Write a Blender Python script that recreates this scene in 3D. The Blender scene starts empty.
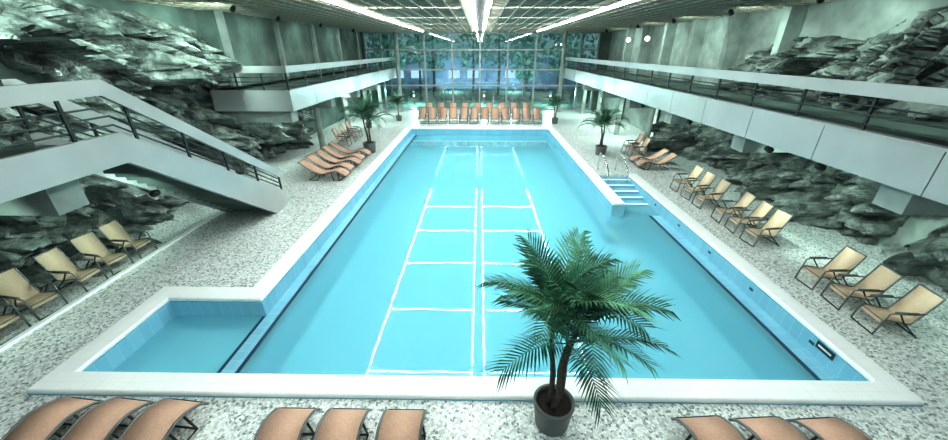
import bpy, math, random
from math import sin, cos, pi, radians
from mathutils import Vector, noise, Matrix
random.seed(7)
scene = bpy.context.scene
scene.view_settings.view_transform = 'Standard'
scene.view_settings.exposure = 0.88
scene.view_settings.gamma = 0.78

# ------------------------------------------------------------ materials
def new_mat(name):
    m = bpy.data.materials.new(name); m.use_nodes = True
    nt = m.node_tree; nt.nodes.clear()
    out = nt.nodes.new('ShaderNodeOutputMaterial')
    return m, nt, out
def simple(name, col, rough=0.5, metal=0.0, var=0.15, scale=8.0, bump=0.0, emit=0.0, spec=0.5):
    m, nt, out = new_mat(name)
    p = nt.nodes.new('ShaderNodeBsdfPrincipled')
    p.inputs['Roughness'].default_value = rough
    p.inputs['Metallic'].default_value = metal
    p.inputs['Specular IOR Level'].default_value = spec
    tc = nt.nodes.new('ShaderNodeTexCoord')
    n = nt.nodes.new('ShaderNodeTexNoise'); n.inputs['Scale'].default_value = scale; n.inputs['Detail'].default_value = 5
    nt.links.new(tc.outputs['Object'], n.inputs['Vector'])
    r = nt.nodes.new('ShaderNodeValToRGB')
    r.color_ramp.elements[0].position = 0.3; r.color_ramp.elements[1].position = 0.7
    r.color_ramp.elements[0].color = tuple(c*(1-var) for c in col)+(1,)
    r.color_ramp.elements[1].color = tuple(min(1, c*(1+var)) for c in col)+(1,)
    nt.links.new(n.outputs['Fac'], r.inputs['Fac'])
    nt.links.new(r.outputs['Color'], p.inputs['Base Color'])
    if bump:
        b = nt.nodes.new('ShaderNodeBump'); b.inputs['Strength'].default_value = bump
        nt.links.new(n.outputs['Fac'], b.inputs['Height']); nt.links.new(b.outputs['Normal'], p.inputs['Normal'])
    if emit:
        nt.links.new(r.outputs['Color'], p.inputs['Emission Color']); p.inputs['Emission Strength'].default_value = emit
    nt.links.new(p.outputs['BSDF'], out.inputs['Surface'])
    return m
def emis(name, col, s):
    m, nt, out = new_mat(name)
    e = nt.nodes.new('ShaderNodeEmission'); e.inputs['Color'].default_value = col+(1,); e.inputs['Strength'].default_value = s
    nt.links.new(e.outputs[0], out.inputs['Surface']); return m

def mosaic(name, sc=23):
    m, nt, out = new_mat(name)
    p = nt.nodes.new('ShaderNodeBsdfPrincipled'); p.inputs['Roughness'].default_value = 0.28
    tc = nt.nodes.new('ShaderNodeTexCoord')
    v = nt.nodes.new('ShaderNodeTexVoronoi'); v.inputs['Scale'].default_value = sc; v.inputs['Randomness'].default_value = .75
    v2 = nt.nodes.new('ShaderNodeTexVoronoi'); v2.feature = 'DISTANCE_TO_EDGE'; v2.inputs['Scale'].default_value = sc; v2.inputs['Randomness'].default_value = .75
    nt.links.new(tc.outputs['Object'], v.inputs['Vector']); nt.links.new(tc.outputs['Object'], v2.inputs['Vector'])
    sep = nt.nodes.new('ShaderNodeSeparateColor'); nt.links.new(v.outputs['Color'], sep.inputs[0])
    r = nt.nodes.new('ShaderNodeValToRGB'); r.color_ramp.interpolation = 'CONSTANT'
    es = r.color_ramp.elements
    es[0].position = 0; es[0].color = (0.25, 0.31, 0.29, 1)
    es[1].position = 0.14; es[1].color = (0.54, 0.59, 0.57, 1)
    for pos, c in ((0.36, (0.74, 0.79, 0.77, 1)), (0.60, (0.87, 0.91, 0.89, 1))):
        e = es.new(pos); e.color = c
    nt.links.new(sep.outputs[0], r.inputs['Fac'])
    r2 = nt.nodes.new('ShaderNodeValToRGB'); r2.color_ramp.elements[0].position = 0.02; r2.color_ramp.elements[1].position = 0.06
    nt.links.new(v2.outputs['Distance'], r2.inputs['Fac'])
    mx = nt.nodes.new('ShaderNodeMix'); mx.data_type = 'RGBA'
    nt.links.new(r2.outputs['Color'], mx.inputs[0]); mx.inputs[6].default_value = (0.55, 0.6, 0.58, 1)
    nt.links.new(r.outputs['Color'], mx.inputs[7])
    nt.links.new(mx.outputs[2], p.inputs['Base Color'])
    nt.links.new(p.outputs['BSDF'], out.inputs['Surface']); return m

def tile(name, c1, c2, mortar, scale=1.0, rough=0.25, bw=0.25, bh=0.25, emit=0.0):
    m, nt, out = new_mat(name)
    p = nt.nodes.new('ShaderNodeBsdfPrincipled'); p.inputs['Roughness'].default_value = rough
    tc = nt.nodes.new('ShaderNodeTexCoord')
    b = nt.nodes.new('ShaderNodeTexBrick'); b.offset = 0
    b.inputs['Color1'].default_value = c1+(1,); b.inputs['Color2'].default_value = c2+(1,); b.inputs['Mortar'].default_value = mortar+(1,)
    b.inputs['Scale'].default_value = scale; b.inputs['Mortar Size'].default_value = 0.006
    b.inputs['Brick Width'].default_value = bw; b.inputs['Row Height'].default_value = bh
    nt.links.new(tc.outputs['Object'], b.inputs['Vector'])
    nt.links.new(b.outputs['Color'], p.inputs['Base Color'])
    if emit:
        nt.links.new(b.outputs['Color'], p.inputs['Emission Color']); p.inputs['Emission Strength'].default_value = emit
    nt.links.new(p.outputs['BSDF'], out.inputs['Surface']); return m

def rock_mat():
    m, nt, out = new_mat('rock_stone')
    p = nt.nodes.new('ShaderNodeBsdfPrincipled'); p.inputs['Roughness'].default_value = 0.5
    tc = nt.nodes.new('ShaderNodeTexCoord')
    mp = nt.nodes.new('ShaderNodeMapping'); mp.inputs['Rotation'].default_value = (.5, 0, 0); mp.inputs['Scale'].default_value = (1, .8, 1.3)
    nt.links.new(tc.outputs['Object'], mp.inputs['Vector'])
    n = nt.nodes.new('ShaderNodeTexNoise'); n.inputs['Scale'].default_value = 1.0; n.inputs['Detail'].default_value = 12; n.inputs['Roughness'].default_value = 0.68
    n.inputs['Distortion'].default_value = 0.4
    nt.links.new(mp.outputs[0], n.inputs['Vector'])
    r = nt.nodes.new('ShaderNodeValToRGB'); es = r.color_ramp.elements
    es[0].position = 0.36; es[0].color = (0.05, 0.068, 0.06, 1)
    es[1].position = 0.66; es[1].color = (0.64, 0.70, 0.67, 1)
    e = es.new(0.46); e.color = (0.17, 0.205, 0.188, 1)
    e = es.new(0.55); e.color = (0.35, 0.40, 0.375, 1)
    nt.links.new(n.outputs['Fac'], r.inputs['Fac'])
    nt.links.new(r.outputs['Color'], p.inputs['Base Color'])
    n2 = nt.nodes.new('ShaderNodeTexNoise'); n2.inputs['Scale'].default_value = 3.0; n2.inputs['Detail'].default_value = 8; n2.inputs['Roughness'].default_value = .65
    nt.links.new(mp.outputs[0], n2.inputs['Vector'])
    b = nt.nodes.new('ShaderNodeBump'); b.inputs['Strength'].default_value = 1.0; b.inputs['Distance'].default_value = 0.22
    nt.links.new(n2.outputs['Fac'], b.inputs['Height']); nt.links.new(b.outputs['Normal'], p.inputs['Normal'])
    nt.links.new(p.outputs['BSDF'], out.inputs['Surface']); return m

def water_mat():
    m, nt, out = new_mat('pool_water')
    tc = nt.nodes.new('ShaderNodeTexCoord')
    n = nt.nodes.new('ShaderNodeTexNoise'); n.inputs['Scale'].default_value = 1.3; n.inputs['Detail'].default_value = 1
    nt.links.new(tc.outputs['Object'], n.inputs['Vector'])
    b = nt.nodes.new('ShaderNodeBump'); b.inputs['Strength'].default_value = 0.018; b.inputs['Distance'].default_value = 0.1
    nt.links.new(n.outputs['Fac'], b.inputs['Height'])
    tr = nt.nodes.new('ShaderNodeBsdfTransparent'); tr.inputs['Color'].default_value = (0.66, 0.92, 0.96, 1)
    df = nt.nodes.new('ShaderNodeBsdfDiffuse'); df.inputs['Color'].default_value = (0.31, 0.69, 0.77, 1)
    em = nt.nodes.new('ShaderNodeEmission'); em.inputs['Color'].default_value = (0.20, 0.72, 0.85, 1); em.inputs['Strength'].default_value = 0.06  # emission puts underwater lighting into the water; no lamps below the surface
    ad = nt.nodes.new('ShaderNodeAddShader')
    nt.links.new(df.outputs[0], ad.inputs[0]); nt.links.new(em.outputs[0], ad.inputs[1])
    mx = nt.nodes.new('ShaderNodeMixShader'); mx.inputs[0].default_value = 0.42
    nt.links.new(tr.outputs[0], mx.inputs[1]); nt.links.new(ad.outputs[0], mx.inputs[2])
    gl = nt.nodes.new('ShaderNodeBsdfGlossy'); gl.inputs['Roughness'].default_value = 0.02
    nt.links.new(b.outputs['Normal'], gl.inputs['Normal'])
    fr = nt.nodes.new('ShaderNodeFresnel'); fr.inputs['IOR'].default_value = 1.33
    nt.links.new(b.outputs['Normal'], fr.inputs['Normal'])
    m2 = nt.nodes.new('ShaderNodeMixShader')
    nt.links.new(fr.outputs[0], m2.inputs[0]); nt.links.new(mx.outputs[0], m2.inputs[1]); nt.links.new(gl.outputs[0], m2.inputs[2])
    nt.links.new(m2.outputs[0], out.inputs['Surface']); return m

def glass_mat():
    m, nt, out = new_mat('window_glass')
    tr = nt.nodes.new('ShaderNodeBsdfTransparent'); tr.inputs['Color'].default_value = (0.85, 0.95, 0.95, 1)
    gl = nt.nodes.new('ShaderNodeBsdfGlossy'); gl.inputs['Roughness'].default_value = 0.02
    mx = nt.nodes.new('ShaderNodeMixShader'); mx.inputs[0].default_value = 0.18
    nt.links.new(tr.outputs[0], mx.inputs[1]); nt.links.new(gl.outputs[0], mx.inputs[2])
    nt.links.new(mx.outputs[0], out.inputs['Surface']); return m

M = dict(
    deck=mosaic('deck_mosaic'),
    coping=tile('coping_tile', (0.95, 0.98, 0.97), (0.93, 0.97, 0.96), (0.86, 0.91, 0.90), rough=0.3),
    pwall=tile('pool_wall_tile', (0.25, 0.53, 0.65), (0.22, 0.49, 0.61), (0.33, 0.59, 0.67), emit=0.04),  # emit puts a faint underwater glow into the wall tile
    pfloor=tile('pool_floor_tile', (0.50, 0.82, 0.89), (0.48, 0.80, 0.87), (0.42, 0.74, 0.82), bw=0.5, bh=0.5, emit=0.09),  # emit makes the basin floor glow as if lit underwater
    gutter=simple('gutter_dark', (0.02, 0.07, 0.12), 0.5),
    water=water_mat(), glass=glass_mat(), rock=rock_mat(),
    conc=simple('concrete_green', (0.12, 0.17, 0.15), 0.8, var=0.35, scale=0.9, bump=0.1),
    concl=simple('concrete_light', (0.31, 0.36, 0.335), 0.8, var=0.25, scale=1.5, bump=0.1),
    fascia=simple('painted_metal_panel', (0.43, 0.46, 0.455), 0.32, 0.2, var=0.1, scale=0.6),
    steel=simple('dark_steel', (0.07, 0.09, 0.09), 0.35, 0.7),
    chrome=simple('chrome', (0.8, 0.85, 0.85), 0.12, 1.0, var=0.02),
    ceil=simple('ceiling_dark', (0.03, 0.03, 0.03), 0.9),
    grille=simple('ceiling_grille', (0.46, 0.42, 0.35), 0.5, var=0.1),
    strip=emis('light_strip', (0.92, 1.0, 0.97), 30),
    strip2=emis('light_strip_cross', (0.92, 1.0, 0.97), 36),
    bulb=emis('globe_bulb', (0.95, 1.0, 0.95), 6),
    sling=simple('tan_sling_fabric', (0.60, 0.40, 0.30), 0.7, var=0.08, scale=30),
    sling2=simple('beige_sling_fabric', (0.62, 0.50, 0.36), 0.7, var=0.08, scale=30),
    frame=simple('aluminium_frame', (0.20, 0.22, 0.22), 0.3, 0.6, var=0.05),
    dframe=simple('dark_frame', (0.03, 0.04, 0.04), 0.4, 0.3),
    leaf=simple('palm_leaf', (0.025, 0.105, 0.06), 0.45, var=0.6, scale=5, spec=.3),
    leaf2=simple('palm_leaf_light', (0.10, 0.26, 0.15), 0.45, var=0.4, scale=5, spec=.3),
    trunk=simple('palm_trunk', (0.08, 0.07, 0.055), 0.8, var=0.4, scale=20, bump=0.5),
    pot=simple('grey_pot', (0.14, 0.155, 0.155), 0.35, var=0.1),
    soil=simple('soil', (0.03, 0.025, 0.02), 0.9, var=0.4, scale=30, bump=0.5),
    lawn=simple('lawn', (0.05, 0.10, 0.08), 0.9, var=0.4, scale=3),
    tree=simple('tree_foliage', (0.16, 0.33, 0.28), 0.8, var=0.6, scale=3),
    facade=simple('annex_facade', (0.24, 0.30, 0.48), 0.7, var=0.3, scale=0.7),
    annexwin=emis('annex_window_glow', (0.55, 0.70, 0.95), 1.0),
    sign=simple('sign_dark', (0.02, 0.03, 0.04), 0.4),
    signw=simple('sign_white', (0.8, 0.85, 0.85), 0.4),
    door=simple('white_door_paint', (0.8, 0.84, 0.82), 0.4, var=.03),
)

# ------------------------------------------------------------ mesh builder
class MB:
    def __init__(s): s.v = []; s.f = []; s.m = []; s.mats = []; s.sm = []
    def mi(s, k):
        if k not in s.mats: s.mats.append(k)
        return s.mats.index(k)
    def face(s, idx, k, smooth=False): s.f.append(idx); s.m.append(s.mi(k)); s.sm.append(smooth)
    def box(s, x0, x1, y0, y1, z0, z1, k):
        b = len(s.v)
        s.v += [(x0,y0,z0),(x1,y0,z0),(x1,y1,z0),(x0,y1,z0),(x0,y0,z1),(x1,y0,z1),(x1,y1,z1),(x0,y1,z1)]
        for q in ((3,2,1,0),(4,5,6,7),(0,1,5,4),(1,2,6,5),(2,3,7,6),(3,0,4,7)):
            s.face(tuple(b+i for i in q), k)
    def prism(s, poly, x0, x1, k):  # poly in (y,z), extruded along x
        b = len(s.v); n = len(poly)
        s.v += [(x0, p[0], p[1]) for p in poly] + [(x1, p[0], p[1]) for p in poly]
        s.face(tuple(range(b, b+n)), k); s.face(tuple(range(b+2*n-1, b+n-1, -1)), k)
        for i in range(n):
            j = (i+1) % n; s.face((b+i, b+n+i, b+n+j, b+j), k)
    def tube(s, pts, r, k, n=6, closed=False):
        pts = [Vector(p) for p in pts]; b = len(s.v); N = len(pts)
        rr = r if isinstance(r, (list, tuple)) else [r]*N
        for i, p in enumerate(pts):
            if closed: d = pts[(i+1) % N]-pts[i-1]
            else: d = pts[min(i+1, N-1)]-pts[max(i-1, 0)]
            d.normalize()
            up = Vector((0, 0, 1)) if abs(d.z) < 0.9 else Vector((0, 1, 0))
            a = d.cross(up).normalized(); c = a.cross(d).normalized()
            for j in range(n):
                t = 2*pi*j/n; s.v.append(tuple(p+a*(cos(t)*rr[i])+c*(sin(t)*rr[i])))
        for i in range(N if closed else N-1):
            for j in range(n):
                i2 = (i+1) % N
                s.face((b+i*n+j, b+i*n+(j+1) % n, b+i2*n+(j+1) % n, b+i2*n+j), k, True)
        if not closed:
            s.face(tuple(b+j for j in range(n))[::-1], k); s.face(tuple(b+(N-1)*n+j for j in range(n)), k)
    def lathe(s, prof, c, k, n=24):
        b = len(s.v)
        for (r, z) in prof:
            for j in range(n):
                t = 2*pi*j/n; s.v.append((c[0]+r*cos(t), c[1]+r*sin(t), c[2]+z))
        for i in range(len(prof)-1):
            for j in range(n):
                s.face((b+i*n+j, b+i*n+(j+1) % n, b+(i+1)*n+(j+1) % n, b+(i+1)*n+j), k, True)
    def disc(s, c, r, k, n=24):
        b = len(s.v); s.v += [(c[0]+r*cos(2*pi*j/n), c[1]+r*sin(2*pi*j/n), c[2]) for j in range(n)]
        s.face(tuple(range(b, b+n)), k)
    def strip(s, path, x0, x1, k, th=0.015):
        b = len(s.v); n = len(path)
        for (y, z) in path: s.v += [(x0, y, z), (x1, y, z), (x0, y, z-th), (x1, y, z-th)]
        for i in range(n-1):
            a = b+4*i; c = a+4
            s.face((a, a+1, c+1, c), k, True); s.face((a+2, c+2, c+3, a+3), k, True)
            s.face((a, c, c+2, a+2), k); s.face((a+1, a+3, c+3, c+1), k)
    def cells(s, pieces, z0, z1, k):  # union of rectangles as one clean slab
        xs = sorted({p[0] for p in pieces} | {p[1] for p in pieces}); ys = sorted({p[2] for p in pieces} | {p[3] for p in pieces})
        ins = lambda i, j: 0 <= i < len(xs)-1 and 0 <= j < len(ys)-1 and any(p[0] <= xs[i] and p[1] >= xs[i+1] and p[2] <= ys[j] and p[3] >= ys[j+1] for p in pieces)
        vid = {}
        def V(i, j, t):
            if (i, j, t) not in vid: vid[(i, j, t)] = len(s.v); s.v.append((xs[i], ys[j], (z0, z1)[t]))
            return vid[(i, j, t)]
        for i in range(len(xs)-1):
            for j in range(len(ys)-1):
                if not ins(i, j): continue
                s.face((V(i,j,1), V(i+1,j,1), V(i+1,j+1,1), V(i,j+1,1)), k)
                s.face((V(i,j+1,0), V(i+1,j+1,0), V(i+1,j,0), V(i,j,0)), k)
                if not ins(i-1, j): s.face((V(i,j,0), V(i,j,1), V(i,j+1,1), V(i,j+1,0)), k)
                if not ins(i+1, j): s.face((V(i+1,j,1), V(i+1,j,0), V(i+1,j+1,0), V(i+1,j+1,1)), k)
                if not ins(i, j-1): s.face((V(i,j,0), V(i+1,j,0), V(i+1,j,1), V(i,j,1)), k)
                if not ins(i, j+1): s.face((V(i,j+1,1), V(i+1,j+1,1), V(i+1,j+1,0), V(i,j+1,0)), k)
    def mesh(s, name):
        me = bpy.data.meshes.new(name); me.from_pydata(s.v, [], s.f)
        for k in s.mats: me.materials.append(M[k])
        me.polygons.foreach_set('material_index', s.m); me.polygons.foreach_set('use_smooth', s.sm)
        me.update(); return me
    def obj(s, name, loc=(0,0,0), rot=0, parent=None):
        o = bpy.data.objects.new(name, s.mesh(name)); scene.collection.objects.link(o)
        o.location = loc; o.rotation_euler = (0, 0, rot)
        if parent: o.parent = parent
        return o
def inst(name, me, loc, rot=0, sc=1.0):
    o = bpy.data.objects.new(name, me); scene.collection.objects.link(o)
    o.location = loc; o.rotation_euler = (0, 0, rot); o.scale = (sc,)*3; return o
def bevel(o, w, seg=3):
    m = o.modifiers.new('bevel', 'BEVEL'); m.width = w; m.segments = seg; m.limit_method = 'ANGLE'; m.angle_limit = radians(40)

# ------------------------------------------------------------ dimensions
XL, XR, YF, YB, ZC = -12.0, 12.3, -4.0, 38.0, 7.0
b = MB()
b.cells(((XL, XR, YF, 4.3), (XL, -7.95, 4.3, 7.4), (XL, -5.7, 7.4, 28.3), (7.6, XR, 4.3, 16.8),
                         (5.7, XR, 16.8, 28.3), (XL, XR, 28.3, YB)), -0.25, 0, 'deck')
b.obj('floor')
pieces = ((-7.95, 7.6, 4.3, 4.75), (-7.95, -7.45, 4.75, 7.4), (-7.45, -5.2, 6.9, 7.4), (-5.7, -5.2, 7.4, 27.8),
          (-5.7, 5.7, 27.8, 28.3), (5.2, 5.7, 13.0, 27.8), (7.15, 7.6, 4.75, 16.8))
b = MB(); b.cells(pieces, 0.0, 0.11, 'coping'); bevel(b.obj('pool_coping'), .045, 4)
b = MB()
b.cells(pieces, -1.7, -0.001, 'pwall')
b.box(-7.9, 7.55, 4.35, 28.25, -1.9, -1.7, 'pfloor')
b.box(-7.44, -5.2, 4.76, 6.9, -1.69, -0.85, 'pfloor')
WZ = -0.42
b.box(-5.21, -4.92, 4.76, 27.79, -1.69, WZ+0.015, 'pwall'); b.box(-4.92, -4.84, 4.76, 27.79, -0.6, WZ+0.012, 'gutter')
b.box(-5.29, -5.215, 4.76, 6.89, -0.6, WZ+0.012, 'gutter')
b.box(6.80, 7.16, 4.76, 13.0, -1.69, WZ+0.015, 'pwall'); b.box(6.72, 6.80, 4.76, 13.0, -0.6, WZ+0.012, 'gutter')
for i in range(5): b.box(7.137, 7.155, 5.9+i*1.9, 6.02+i*1.9, -0.2, -0.14, 'gutter')
b.obj('swimming_pool')
b = MB()
for i in range(7):
    y1 = 16.78-i*0.54; z = -0.06-i*0.085
    b.box(5.72, 7.14, y1-0.54, y1, -1.69, z, 'pwall')
    b.box(5.73, 7.13, y1-0.54, y1-0.38, z, z+0.012, 'coping')
b.obj('pool_steps')
b = MB()
b.v += [(-4.84,4.76,WZ),(6.72,4.76,WZ),(6.72,13,WZ),(6.72,13,WZ),(7.14,13.0,WZ),(7.14,16.4,WZ),(5.71,16.4,WZ),(5.71,13,WZ),(5.2,13,WZ),(5.2,27.8,WZ),(-4.84,27.8,WZ)]
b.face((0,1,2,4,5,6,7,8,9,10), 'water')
b.obj('pool_water')
b = MB(); b.v += [(-7.44,4.76,WZ),(-5.29,4.76,WZ),(-5.29,6.9,WZ),(-7.44,6.9,WZ)]; b.face((0,1,2,3), 'water'); b.obj('paddling_pool_water')
b = MB(); b.box(7.12, 7.138, 5.45, 5.85, -0.16, 0.0, 'sign'); b.box(7.115, 7.122, 5.5, 5.8, -0.10, -0.06, 'signw'); b.obj('depth_sign')
b = MB(); b.box(-9.72, -9.60, 2.0, 15.0, 0, 0.06, 'coping'); b.obj('trim_1')

# ------------------------------------------------------------ shell
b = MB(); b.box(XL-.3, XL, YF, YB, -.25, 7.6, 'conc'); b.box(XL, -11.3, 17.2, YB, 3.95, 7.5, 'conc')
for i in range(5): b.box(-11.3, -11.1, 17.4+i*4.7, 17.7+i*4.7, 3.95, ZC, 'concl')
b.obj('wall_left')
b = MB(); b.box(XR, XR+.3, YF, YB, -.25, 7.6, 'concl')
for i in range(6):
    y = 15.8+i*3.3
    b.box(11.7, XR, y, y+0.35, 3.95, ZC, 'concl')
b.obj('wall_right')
b = MB(); b.box(XL-.3, XR+.3, YF, YB+.3, 7.5, 7.7, 'ceil'); b.obj('ceiling')
b = MB()
x = XL+0.3
while x < XR:
    if not any(abs(x-c) < 0.16 for c in (-5.05, 5.05, -.15)): b.box(x-.03, x+.03, YF, YB, ZC, ZC+0.16, 'grille')
    x += 0.55
for q in range(76):
    y = YF+.3+.55*q
    b.box(XL, -.34, y-.03, y+.03, ZC+0.003, ZC+0.157, 'grille'); b.box(.34, XR, y-.03, y+.03, ZC+0.003, ZC+0.157, 'grille')
b.box(-.22, .22, YF, YB, ZC+.02, ZC+.08, 'ceil')
b.obj('ceiling_grille')
b = MB()
for xx in (-5.05, -0.28, 0.28, 5.05):
    w = 0.05
    y = -2.0
    while y < 36:
        b.box(xx-w, xx+w, y, y+4.55, ZC-.05, ZC-.02, 'strip'); y += 4.75
for k in (28.5, 36.5, 45.5, 54.5, 63.5):
    y = YF+.3+.55*k
    for (x0, x1) in ((-4.95, -2.75), (-2.7, -0.36), (0.36, 2.7), (2.75, 4.95)): b.box(x0, x1, y-.055, y+.055, ZC+.045, ZC+.055, 'strip2')
b.obj('ceiling_light_strips')
b = MB()
b.box(XL, -11.0, YB, YB+.3, -.25, 7.6, 'conc'); b.box(11.2, XR, YB, YB+.3, -.25, 7.6, 'conc')
b.box(-11, -8.0, YB, YB+.3, 3.1, 4.0, 'concl'); b.box(8.0, 11.2, YB, YB+.3, 3.1, 4.0, 'concl')
b.box(-11, 11.2, YB, YB+.3, 7.0, 7.6, 'conc')
b.obj('wall_back')
b = MB()
xs = [-11, -9.5, -8, -5.33, -2.67, 0, 2.67, 5.33, 8, 9.6, 11.2]
for xx in xs: b.box(xx-.08, xx+.08, YB-.06, YB+.1, 0, 7, 'fascia')
for z in (0.05, 2.3, 3.75, 5.5, 6.95): b.box(-11, 11.2, YB-.04, YB+.08, z-.07, z+.07, 'fascia')
b.box(-11, 11.2, YB+.02, YB+.03, 0.1, 6.9, 'glass')
b.obj('window_1')
for n_, (x0, y0) in enumerate(((12.2, 25.5), (12.2, 32.0))):
    b = MB(); b.box(x0-.02, x0+.08, y0, y0+1.0, 0, 2.1, 'door'); b.box(x0-.05, x0+.08, y0-.08, y0, 0, 2.18, 'steel'); b.box(x0-.05, x0+.08, y0+1, y0+1.08, 0, 2.18, 'steel'); b.box(x0-.05, x0+.08, y0, y0+1, 2.1, 2.18, 'steel')
    b.tube([(x0-.06, y0+.1, 1.0), (x0-.06, y0+.22, 1.0)], .015, 'chrome'); b.obj('door_%d' % (n_+1))
for xx in (-7.7, 7.7):
    b = MB(); b.lathe([(0.2, 0), (0.2, 6.99)], (0, 0, 0), 'concl'); b.obj('column', (xx, 36.6, 0))

# ------------------------------------------------------------ balconies
def rail_run(b, X, y0, y1, zf, sgn):
    b.box(min(X, X+sgn*.06), max(X, X+sgn*.06), y0, y1, zf+.68, zf+.95, 'fascia')
    n = max(2, int((y1-y0)/1.7))
    for i in range(n+1):
        y = y0+.05+(y1-y0-.1)*i/n
        b.box(min(X+sgn*.1, X+sgn*.14), max(X+sgn*.1, X+sgn*.14), y-.03, y+.03, zf-.3, zf+.92, 'steel')
    for z in (0.14, 0.32, .5):
        b.tube([(X+sgn*.08, y0, zf+z), (X+sgn*.08, y1, zf+z)], 0.018, 'steel')
def balcony(X, sgn, y0, y1, xwall, brs):
    b = MB()
    yy = y0
    while yy < y1-.1:
        a, c = sorted((X, X+sgn*.12)); b.box(a, c, yy+.012, min(y1, yy+2.4)-.012, 3.1, 3.92, 'fascia'); yy += 2.4
    a, c = sorted((X-sgn*.02, X+sgn*.2)); b.box(a, c, y0, y1, 3.92, 3.97, 'fascia')
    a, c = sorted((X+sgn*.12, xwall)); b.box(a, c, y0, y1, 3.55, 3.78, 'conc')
    a, c = sorted((X+sgn*.12, X+sgn*.5)); b.box(a, c, y0, y1, 3.1, 3.16, 'fascia')
    rail_run(b, X, y0, y1, 3.95, sgn)
    for y in brs:
        a, c = sorted((X+sgn*.35, xwall)); b.box(a, c, y-.3, y+.3, 2.55, 3.54, 'concl')
    return b
b = balcony(8.0, 1, -1.0, 37.8, 12.29, (2.1, 6.9, 11.7, 16.5, 21.3, 26.1, 30.9)); b.obj('balcony')
b = balcony(-8.0, -1, 16.0, 37.8, -11.9, (16.6, 21.3, 26.1, 30.9))
b.box(-11.4, -8.0, 15.9, 16.0, 3.1, 3.95, 'fascia'); b.box(-11.4, -8.0, 15.94, 16.0, 4.63, 4.9, 'fascia')
for z in (4.1, 4.28, 4.46): b.tube([(-11.4, 15.97, z), (-8, 15.97, z)], 0.018, 'steel')
for xx in (-11.3, -10.2, -9.1, -8.05): b.box(xx-.03, xx+.03, 15.95, 15.99, 3.7, 4.9, 'steel')
b.obj('balcony')
for (xx, ys) in ((-9.4, (21.3, 26.1, 30.9, 35.5)), (9.8, (21.3, 26.1, 30.9, 35.5))):
    for y in ys:
        b = MB(); b.lathe([(0.17, 0), (0.17, 2.54)], (0, 0, 0), 'concl'); b.obj('column', (xx, y, 0))

# ------------------------------------------------------------ stair with landing (left)
b = MB()
SX = -7.5; SW = -9.3
yk, ye = 7.45, 12.8; zt = 3.94; zb = 3.32
for (x0, x1) in ((SX-.12, SX), (SW, SW+.12)):
    ystart = yk-.2 if x0 == SW else -1.0
    b.prism([(ystart, zb), (yk-.05, zb), (ye-.7, 0.0), (ye+.1, 0.0), (ye+.1, .62), (yk, zt), (ystart, zt)], x0, x1, 'fascia')
    b.prism([(ystart, zt+.74), (yk-.05, zt+.74), (ye+.1, 1.12), (ye+.1, 1.42), (yk+.05, zt+1.04), (ystart, zt+1.04)], x0+.03, x1, 'fascia')
    for h in (.16, .34, .52):
        b.tube([(x0+.05, ystart, zt+h), (x0+.05, yk, zt+h), (x0+.05, ye+.08, .62+h*.85)], 0.02, 'steel')
    yy = ystart+.1
    while yy < ye+.1:
        z = zt if yy < yk else zt+(.62-zt)*(yy-yk)/(ye-yk)
        b.box(x0+.04, x0+.08, yy-.03, yy+.03, z-.2, z+.85, 'steel'); yy += 1.25
b.box(-11.7, SX-.12, -1.0, yk-.1, 3.45, 3.7, 'conc')
N = 22
for i in range(N):
    z = 3.7*(1-(i+1)/N); y = yk-.1+i*(5.3/N)
    b.box(SW+.12, SX-.12, y, y+.30, max(0, z-.1), z+.02, 'conc')
b.box(-11.8, -8.1, 6.2, 6.8, 2.6, 3.44, 'concl')
b.box(-11.8, -8.1, 1.1, 1.7, 2.6, 3.44, 'concl')
b.obj('staircase')

# ------------------------------------------------------------ rock walls
def h01(p, s):
    d, pts = noise.voronoi(p*s); q = pts[0]
    nx = noise.cell(q*5.1+Vector((3, 1, 7))); ny = noise.cell(q*5.1+Vector((13, 31, 2))); nz = noise.cell(q*5.1+Vector((-4, 8, 17)))
    dlt = p*s-q
    edge = min(1, (d[1]-d[0])*5)   # dark crevices between the blocks
    return nx + 0.9*((ny-.5)*dlt.y+(nz-.7)*dlt.z)*2.0 - (1-edge)*.35
def rock(name, side, xbase, y0, y1, z1fun, bulge, step=0.075, zlo=-0.1, zhi=6.9):
    ny = int((y1-y0)/step); nz = int((zhi-zlo)/step)
    mb = MB()
    for i in range(ny+1):
        y = y0+(y1-y0)*i/ny
        for j in range(nz+1):
            z = zlo+(zhi-zlo)*j/nz
            p = Vector((side*10, y*0.7, z*1.1+y*.25))
            p = p+noise.noise_vector(p*1.1)*.15
            a_, b_, c_ = h01(p, .5), h01(p+Vector((5,5,5)), 1.1), h01(p, 2.5)
            fr = noise.fractal(p*2.0, 1.0, 2.0, 5)
            d = .75*a_+.5*b_+.22*c_+.12*fr
            m = max(-.4, min(1, (z1fun(y)-z)*2+.6*noise.noise(p*.8)))
            e = min(1, (y-y0)*2, (y1-y)*1.2)
            m = min(m, e)
            off = max(bulge(y, z)+d*.85, .35+.3*b_+.2*c_+.12*fr)
            x = xbase-side*(off*m)
            if m <= 0: x = xbase+side*.1
            jj = .05*noise.noise_vector(p*2.7)
            mb.v.append((x, y+jj.x, z+jj.y))
    for i in range(ny):
        for j in range(nz):
            a = i*(nz+1)+j; q = (a, a+1, a+nz+2, a+nz+1)
            if side > 0: q = q[::-1]
            mb.face(q, 'rock')
    return mb.obj(name)
def zl(y): return 6.9-.12*max(0, y-12) if y < 17.2 else 3.4
def bl(y, z):
    v = .0+.1*z/3.0
    if z > 3.6: v = .25+.7*sin(min(1,(z-3.6)/1.2)*pi/2)*max(0, 1-abs(y-13)/6)
    if y > 16: v = .2 if z<3.4 else -0.2
    return v
rock('rock_wall', -1, -12.0, .5, 26.0, zl, bl)
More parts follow.
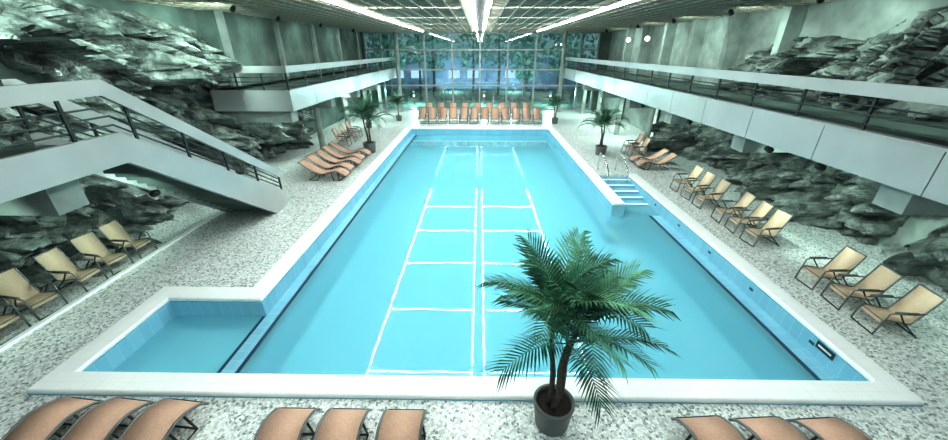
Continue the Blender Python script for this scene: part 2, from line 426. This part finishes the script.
def zr(y): return 6.5-.12*max(0, y-10)+ .2*sin(y*1.3) if y < 18.2 else 3.4
def br(y, z): return (.25+.2*(3.2-z)/3.2 if z < 3.2 else .35)
rock('rock_wall', 1, 12.3, .5, 24.0, zr, br)

# ------------------------------------------------------------ furniture
def smooth_path(pts, n=5):
    out = []
    P = [pts[0]]+list(pts)+[pts[-1]]
    for i in range(1, len(P)-2):
        for k in range(n):
            t = k/n; a, b_, c, d = P[i-1], P[i], P[i+1], P[i+2]
            out.append(tuple(.5*((2*b_[q])+(-a[q]+c[q])*t+(2*a[q]-5*b_[q]+4*c[q]-d[q])*t*t+(-a[q]+3*b_[q]-3*c[q]+d[q])*t**3) for q in (0, 1)))
    out.append(tuple(pts[-1])); return out
def lounger_mesh():
    b = MB()
    path = smooth_path([(0.98, .20), (.86, .33), (.55, .43), (.15, .33), (-.1, .30), (-.45, .45), (-.85, .74), (-.98, .78)], 5)
    b.strip(path, -.28, .28, 'sling', .02)
    for sx in (-1, 1):
        b.tube([(sx*.30, y, z-.01) for y, z in path], .02, 'frame', 8)
        b.tube([(sx*.30, .62, .40), (sx*.31, .70, .02), (sx*.31, .45, .02), (sx*.30, .38, .38)], .017, 'dframe')
        b.tube([(sx*.30, -.42, .42), (sx*.31, -.62, .02), (sx*.31, -.25, .02), (sx*.30, -.1, .30)], .017, 'dframe')
    for (y, z) in (path[0], path[-1], (.70, .02), (-.62, .02), (-.1, .28), (.38, .37)): b.tube([(-.31, y, z), (.31, y, z)], .016, 'dframe')
    return b.mesh('sun_lounger')
def chair_mesh(fab):  # faces +Y
    b = MB()
    path = smooth_path([(.34, .34), (.30, .41), (.1, .40), (-.16, .36), (-.24, .42), (-.42, .80), (-.53, 1.06)], 4)
    b.strip(path, -.26, .26, fab, .018)
    for sx in (-1, 1):
        b.tube([(sx*.275, y, z) for y, z in path], .018, 'frame', 8)
        b.tube([(sx*.29, .40, .02), (sx*.30, .30, .60), (sx*.31, .22, .63), (sx*.31, -.2, .64), (sx*.28, -.35, .66)], .018, 'frame', 8)
        b.tube([(sx*.29, -.46, .02), (sx*.29, -.05, .40), (sx*.31, .12, .63)], .016, 'dframe')
        b.tube([(sx*.31, .22, .655), (sx*.31, -.2, .665)], .028, 'frame', 8)
    b.tube([(-.29, .33, .40), (.29, .33, .40)], .014, 'frame'); b.tube([(-.29, -.46, .03), (.29, -.46, .03)], .014, 'dframe')
    b.tube([(-.29, .40, .03), (.29, .40, .03)], .014, 'dframe')
    b.tube([(-.275, -.53, 1.06), (.275, -.53, 1.06)], .018, 'frame')
    return b.mesh('deck_chair')
LM, CM, CM2 = lounger_mesh(), chair_mesh('sling2'), chair_mesh('sling')
for x in (-6.6, -5.75, -4.9): inst('sun_lounger', LM, (x, 2.98, 0), radians(-6), 1.1)
for x in (-2.9, -2.05, -1.15): inst('sun_lounger', LM, (x, 2.92, 0), 0, 1.05)
for x in (3.5, 4.4, 5.3): inst('sun_lounger', LM, (x, 2.75, 0), radians(4), 1.15)
for i in range(5): inst('sun_lounger', LM, (-7.2-(i % 2)*.08, 16.1+i*.92, 0), radians(-90+random.uniform(-5, 5)), 1.08)
for i in range(3): inst('deck_chair', CM2, (-8.6, 22.6+i*1.2, 0), radians(-90))
for y in (5.7, 6.5, 7.5, 8.3, 9.1): inst('deck_chair', CM, (-10.15, y, 0), radians(-90+random.uniform(-8, 8)), .95)
for y in (6.25, 7.05, 7.85): inst('deck_chair', CM, (8.8, y, 0), radians(90+random.uniform(-8, 8)), .96)
for y in (10.1, 10.9, 11.7, 13.0, 13.9, 14.8): inst('deck_chair', CM, (8.8, y, 0), radians(90+random.uniform(-8, 8)), .98)
for (x, y) in ((9.0, 18.0), (9.0, 18.9)): inst('sun_lounger', LM, (x, y, 0), radians(90), .95)
for (x, y) in ((8.9, 20.2), (8.9, 21.1)): inst('deck_chair', CM2, (x, y, 0), radians(90), 1)
for i in range(12): inst('deck_chair', CM2, (-4.75+i*.86, 30.4, 0), pi+radians(random.uniform(-6, 6)), 1.1)
for i in range(9): inst('deck_chair', CM2, (-4.6+i*1.1, 33.6, 0), pi, 1.1)
for xx in (6.0, 6.9):
    b = MB(); b.tube([(0, .5, 0), (0, .5, .75), (0, .42, .88), (0, .25, .92), (0, -.3, .85), (0, -1.0, .45), (0, -1.15, .2), (0, -1.15, -.1)], .03, 'chrome', 8)
    b.obj('pool_handrail', (xx, 17.2, 0))

# ------------------------------------------------------------ palms
def palm_mesh(name, seed, trunks, pot_r, pot_h, nf, L, lw, droop=1.0, pairs=20, wd=.017, span=66):
    rnd = random.Random(seed); b = MB()
    b.lathe([(0, .0), (pot_r*.80, 0), (pot_r*.86, .04), (pot_r, pot_h-.06), (pot_r*1.03, pot_h-.05), (pot_r*1.03, pot_h), (pot_r*.9, pot_h), (pot_r*.88, pot_h-.08)], (0, 0, 0), 'pot', 28)
    b.disc((0, 0, pot_h-.07), pot_r*.9, 'soil')
    for ti, (bx, by, tx, ty, tz) in enumerate(trunks):
        P = []
        for i in range(9):
            t = i/8; w = .03*sin(t*7+bx*9)
            P.append(Vector((bx+(tx-bx)*t**1.3+w, by+(ty-by)*t**1.3, pot_h-.1+(tz-pot_h+.1)*t)))
        b.tube(P, [.045-.018*i/8+.006*(i % 2) for i in range(9)], 'trunk', 8)
        top = P[-1]
        for f in range(nf):
            az = 2*pi*(f*.381966)+rnd.uniform(-.2, .2)+ti*1.7
            el = radians(80-span*(f/nf)**.9+rnd.uniform(-7, 7))
            ln = L*rnd.uniform(.85, 1.08)
            hd = Vector((cos(az), sin(az), 0)); pos = top.copy(); pts = []; S = 14
            e = el
            for sgm in range(S+1):
                pts.append(pos.copy())
                pos = pos+(hd*cos(e)+Vector((0, 0, 1))*sin(e))*(ln/S)
                e -= radians(5.6)*droop*(0.35+1.1*sgm/S)
            b.tube(pts, [.013*(1-.75*i/S) for i in range(S+1)], 'leaf2', 5)
            side = Vector((-sin(az), cos(az), 0)); roll = rnd.uniform(-.25, .25)
            k = 'leaf' if rnd.random() < .65 else 'leaf2'
            for q in range(pairs):
                t = .16+.84*q/(pairs-1); fi = t*S; i0 = min(S-1, int(fi)); p = pts[i0].lerp(pts[i0+1], fi-i0)
                tang = (pts[i0+1]-pts[i0]).normalized(); up = side.cross(tang).normalized()
                if up.z < 0: up = -up
                ll = lw*(max(.02, sin(pi*min(.98, (.14+.80*(1-t)))))**.55*.8+.2)*rnd.uniform(.85, 1.1)
                for sg in (-1, 1):
                    d = (side*sg*(cos(.75*t+.1))+tang*(.5+.7*t)+up*(.22+roll*sg)).normalized()
                    w = tang*wd
                    m1 = p+d*ll*.45; tip = p+d*ll+Vector((0, 0, -ll*.22*rnd.uniform(.5, 1.4)))
                    a = len(b.v)
                    b.v += [tuple(p-w*.5), tuple(p+w*.5), tuple(m1+w+up*.004), tuple(m1-w), tuple(tip)]
                    b.face((a, a+1, a+2, a+3), k); b.face((a+3, a+2, a+4), k)
    return b.mesh(name)
pm = palm_mesh('potted_palm', 3, [(-.08, .0, -.12, .1, 2.14), (.07, .06, .24, .1, 2.02), (-.02, -.1, .06, -.05, 1.74)], .31, .52, 12, 1.2, .41, .88, 21, .021, 58)
inst('potted_palm', pm, (1.2, 3.92, 0))
pm2 = palm_mesh('potted_palm_tall', 5, [(-.05, 0, -.1, .1, 1.7), (.05, 0, .15, 0, 1.45)], .3, .5, 11, 1.2, .40, 1.0, 16, .024)
inst('potted_palm', pm2, (-6.45, 20.9, 0), 1, 1.2)
inst('potted_palm', pm2, (7.0, 20.6, 0), 2, 1.05)
inst('potted_palm', pm2, (6.2, 30.4, 0), 3, .9)
inst('potted_palm', pm2, (-8.6, 28.3, 0), 4, .85)
inst('potted_palm', pm2, (-6.9, 31.5, 0), 2, .85)

def globe(x, y, z, ztop):
    b = MB(); b.tube([(0, 0, ztop-z), (0, 0, .1)], .012, 'steel')
    b.lathe([(.13*sin(pi*i/10)+.0005, -.13*cos(pi*i/10)) for i in range(11)], (0, 0, 0), 'bulb', 16)
    b.obj('pendant_lamp', (x, y, z))
for y in (24, 27): globe(9.9, y, 6.1, 7.0)

def wash(x, y, z, tx, ty, tz, en, col=(.76, 1, .9)):
    b = MB(); b.lathe([(.001, -.1), (.07, -.1), (.09, .08), (.08, .08), (.06, .02), (.001, .02)], (0, 0, 0), 'dframe', 16)
    o = b.obj('wash_or_fill_lamp', (x, y, z))  # body shared by wall washers and the added fill spots below
    d = (Vector((tx, ty, tz))-Vector((x, y, z))).normalized()
    o.rotation_euler = d.to_track_quat('Z', 'Y').to_euler()
    l = bpy.data.lights.new('spot', 'SPOT'); l.energy = en; l.color = col; l.spot_size = radians(120); l.spot_blend = .8; l.shadow_soft_size = .06
    lo = bpy.data.objects.new('spot_beam', l); scene.collection.objects.link(lo)
    lo.parent = o; lo.location = (0, 0, .1); lo.rotation_euler = (pi, 0, 0)
for y in (8, 12, 16, 20.5, 25, 31): wash(9.6, y, 6.8, 12.2, y+1.5, 4.8, 200)
for y in (7.5, 11, 14.5): wash(-8.7, y, 6.8, -11.2, y+1.5, 4.8, 420)
for y in (19, 24, 30): wash(-9.4, y, 6.8, -11.6, y+1, 4.8, 90)
for y in (4.8, 8.5, 10.2, 14.5, 19): wash(8.2, y, 2.95, 11.6, y+.5, 1.3, 170)  # low spots from here down are added to brighten rock in balcony shade
for y in (5.0, 8.2): wash(-8.0, y, 3.0 if y < 6 else 2.3, -11.6, y+.8, 1.0, 90)
for y in (17.5, 22.5, 25): wash(-8.6, y, 3.0, -11.6, y+1, 1.5, 150)
for (xx, y) in ((-9.5, 29), (-9.5, 34), (10, 24), (10, 29), (10, 34)): wash(xx, y, 3.4, xx, y+.8, 0, 360)  # added lamps brighten the far bays under the balconies; no such fixtures known

# ------------------------------------------------------------ outdoors
b = MB(); b.box(-40, 40, 38.3, 80, -.4, -.2, 'lawn'); b.obj('ground_outside')
b = MB(); b.box(-30, 30, 62, 63, -.3, 4.4, 'facade')
for i in range(14):
    if i % 3 != 1: b.box(-20+i*3, -18.2+i*3, 61.9, 62.0, 1.4, 2.8, 'annexwin')
b.obj('annex_building')
def tree(x, y, h, seed):
    rnd = random.Random(seed); b = MB()
    b.tube([(0, 0, 0), (.1, 0, h*.3), (0, .1, h*.55), (.1, .1, h*.8)], [.2, .16, .12, .05], 'trunk', 8)
    for i in range(380):
        t = rnd.random(); r = h*.3*(1-abs(t-.4)*1.1)*rnd.random()**.5; a = rnd.uniform(0, 2*pi)
        c = Vector((r*cos(a), r*sin(a), h*(.36+.64*t))); s = .38
        vs = [c+Vector((rnd.uniform(-s, s), rnd.uniform(-s, s), rnd.uniform(-s, s))) for _ in range(4)]
        k = len(b.v); b.v += [tuple(v) for v in vs]; b.face((k, k+1, k+2), 'tree'); b.face((k, k+2, k+3), 'tree')
    b.obj('garden_tree', (x, y, -.2))
for i, (x, y, h) in enumerate(((-11, 47, 8), (-6, 50, 10), (2.5, 52, 11), (5.5, 47, 7), (10, 49, 9), (14, 55, 11), (-15, 56, 12), (-9, 58, 12), (7, 58, 12), (-1, 57, 10))): tree(x, y, h, i)
for (x, y) in ((-7.5, 43), (0.5, 43), (8, 43), (-4, 57), (5, 57)):  # posts with point lights added outdoors to brighten the trees
    b = MB(); b.tube([(0, 0, 0), (0, 0, .9)], .04, 'steel'); b.lathe([(.001, .9), (.08, .9), (.08, 1.05), (.001, 1.07)], (0, 0, 0), 'bulb', 16)
    o = b.obj('tree_fill_lamp', (x, y, -.2))
    l = bpy.data.lights.new('tree_fill', 'POINT'); l.energy = 850; l.color = (.7, 1, .95); l.shadow_soft_size = .1
    lo = bpy.data.objects.new('tree_fill_light', l); scene.collection.objects.link(lo); lo.parent = o; lo.location = (0, 0, 1.4)

w = bpy.data.worlds.new('World'); scene.world = w; w.use_nodes = True
bg = w.node_tree.nodes['Background']; bg.inputs[0].default_value = (.38, .60, .64, 1); bg.inputs[1].default_value = .42
cam = bpy.data.cameras.new('Camera'); co = bpy.data.objects.new('Camera', cam); scene.collection.objects.link(co)
cam.sensor_width = 36; cam.lens = 36*360/948; cam.clip_end = 300; cam.clip_start = .05
co.location = (0, 0, 5.5); co.rotation_euler = (radians(90-25.3), 0, radians(.86))
scene.camera = co
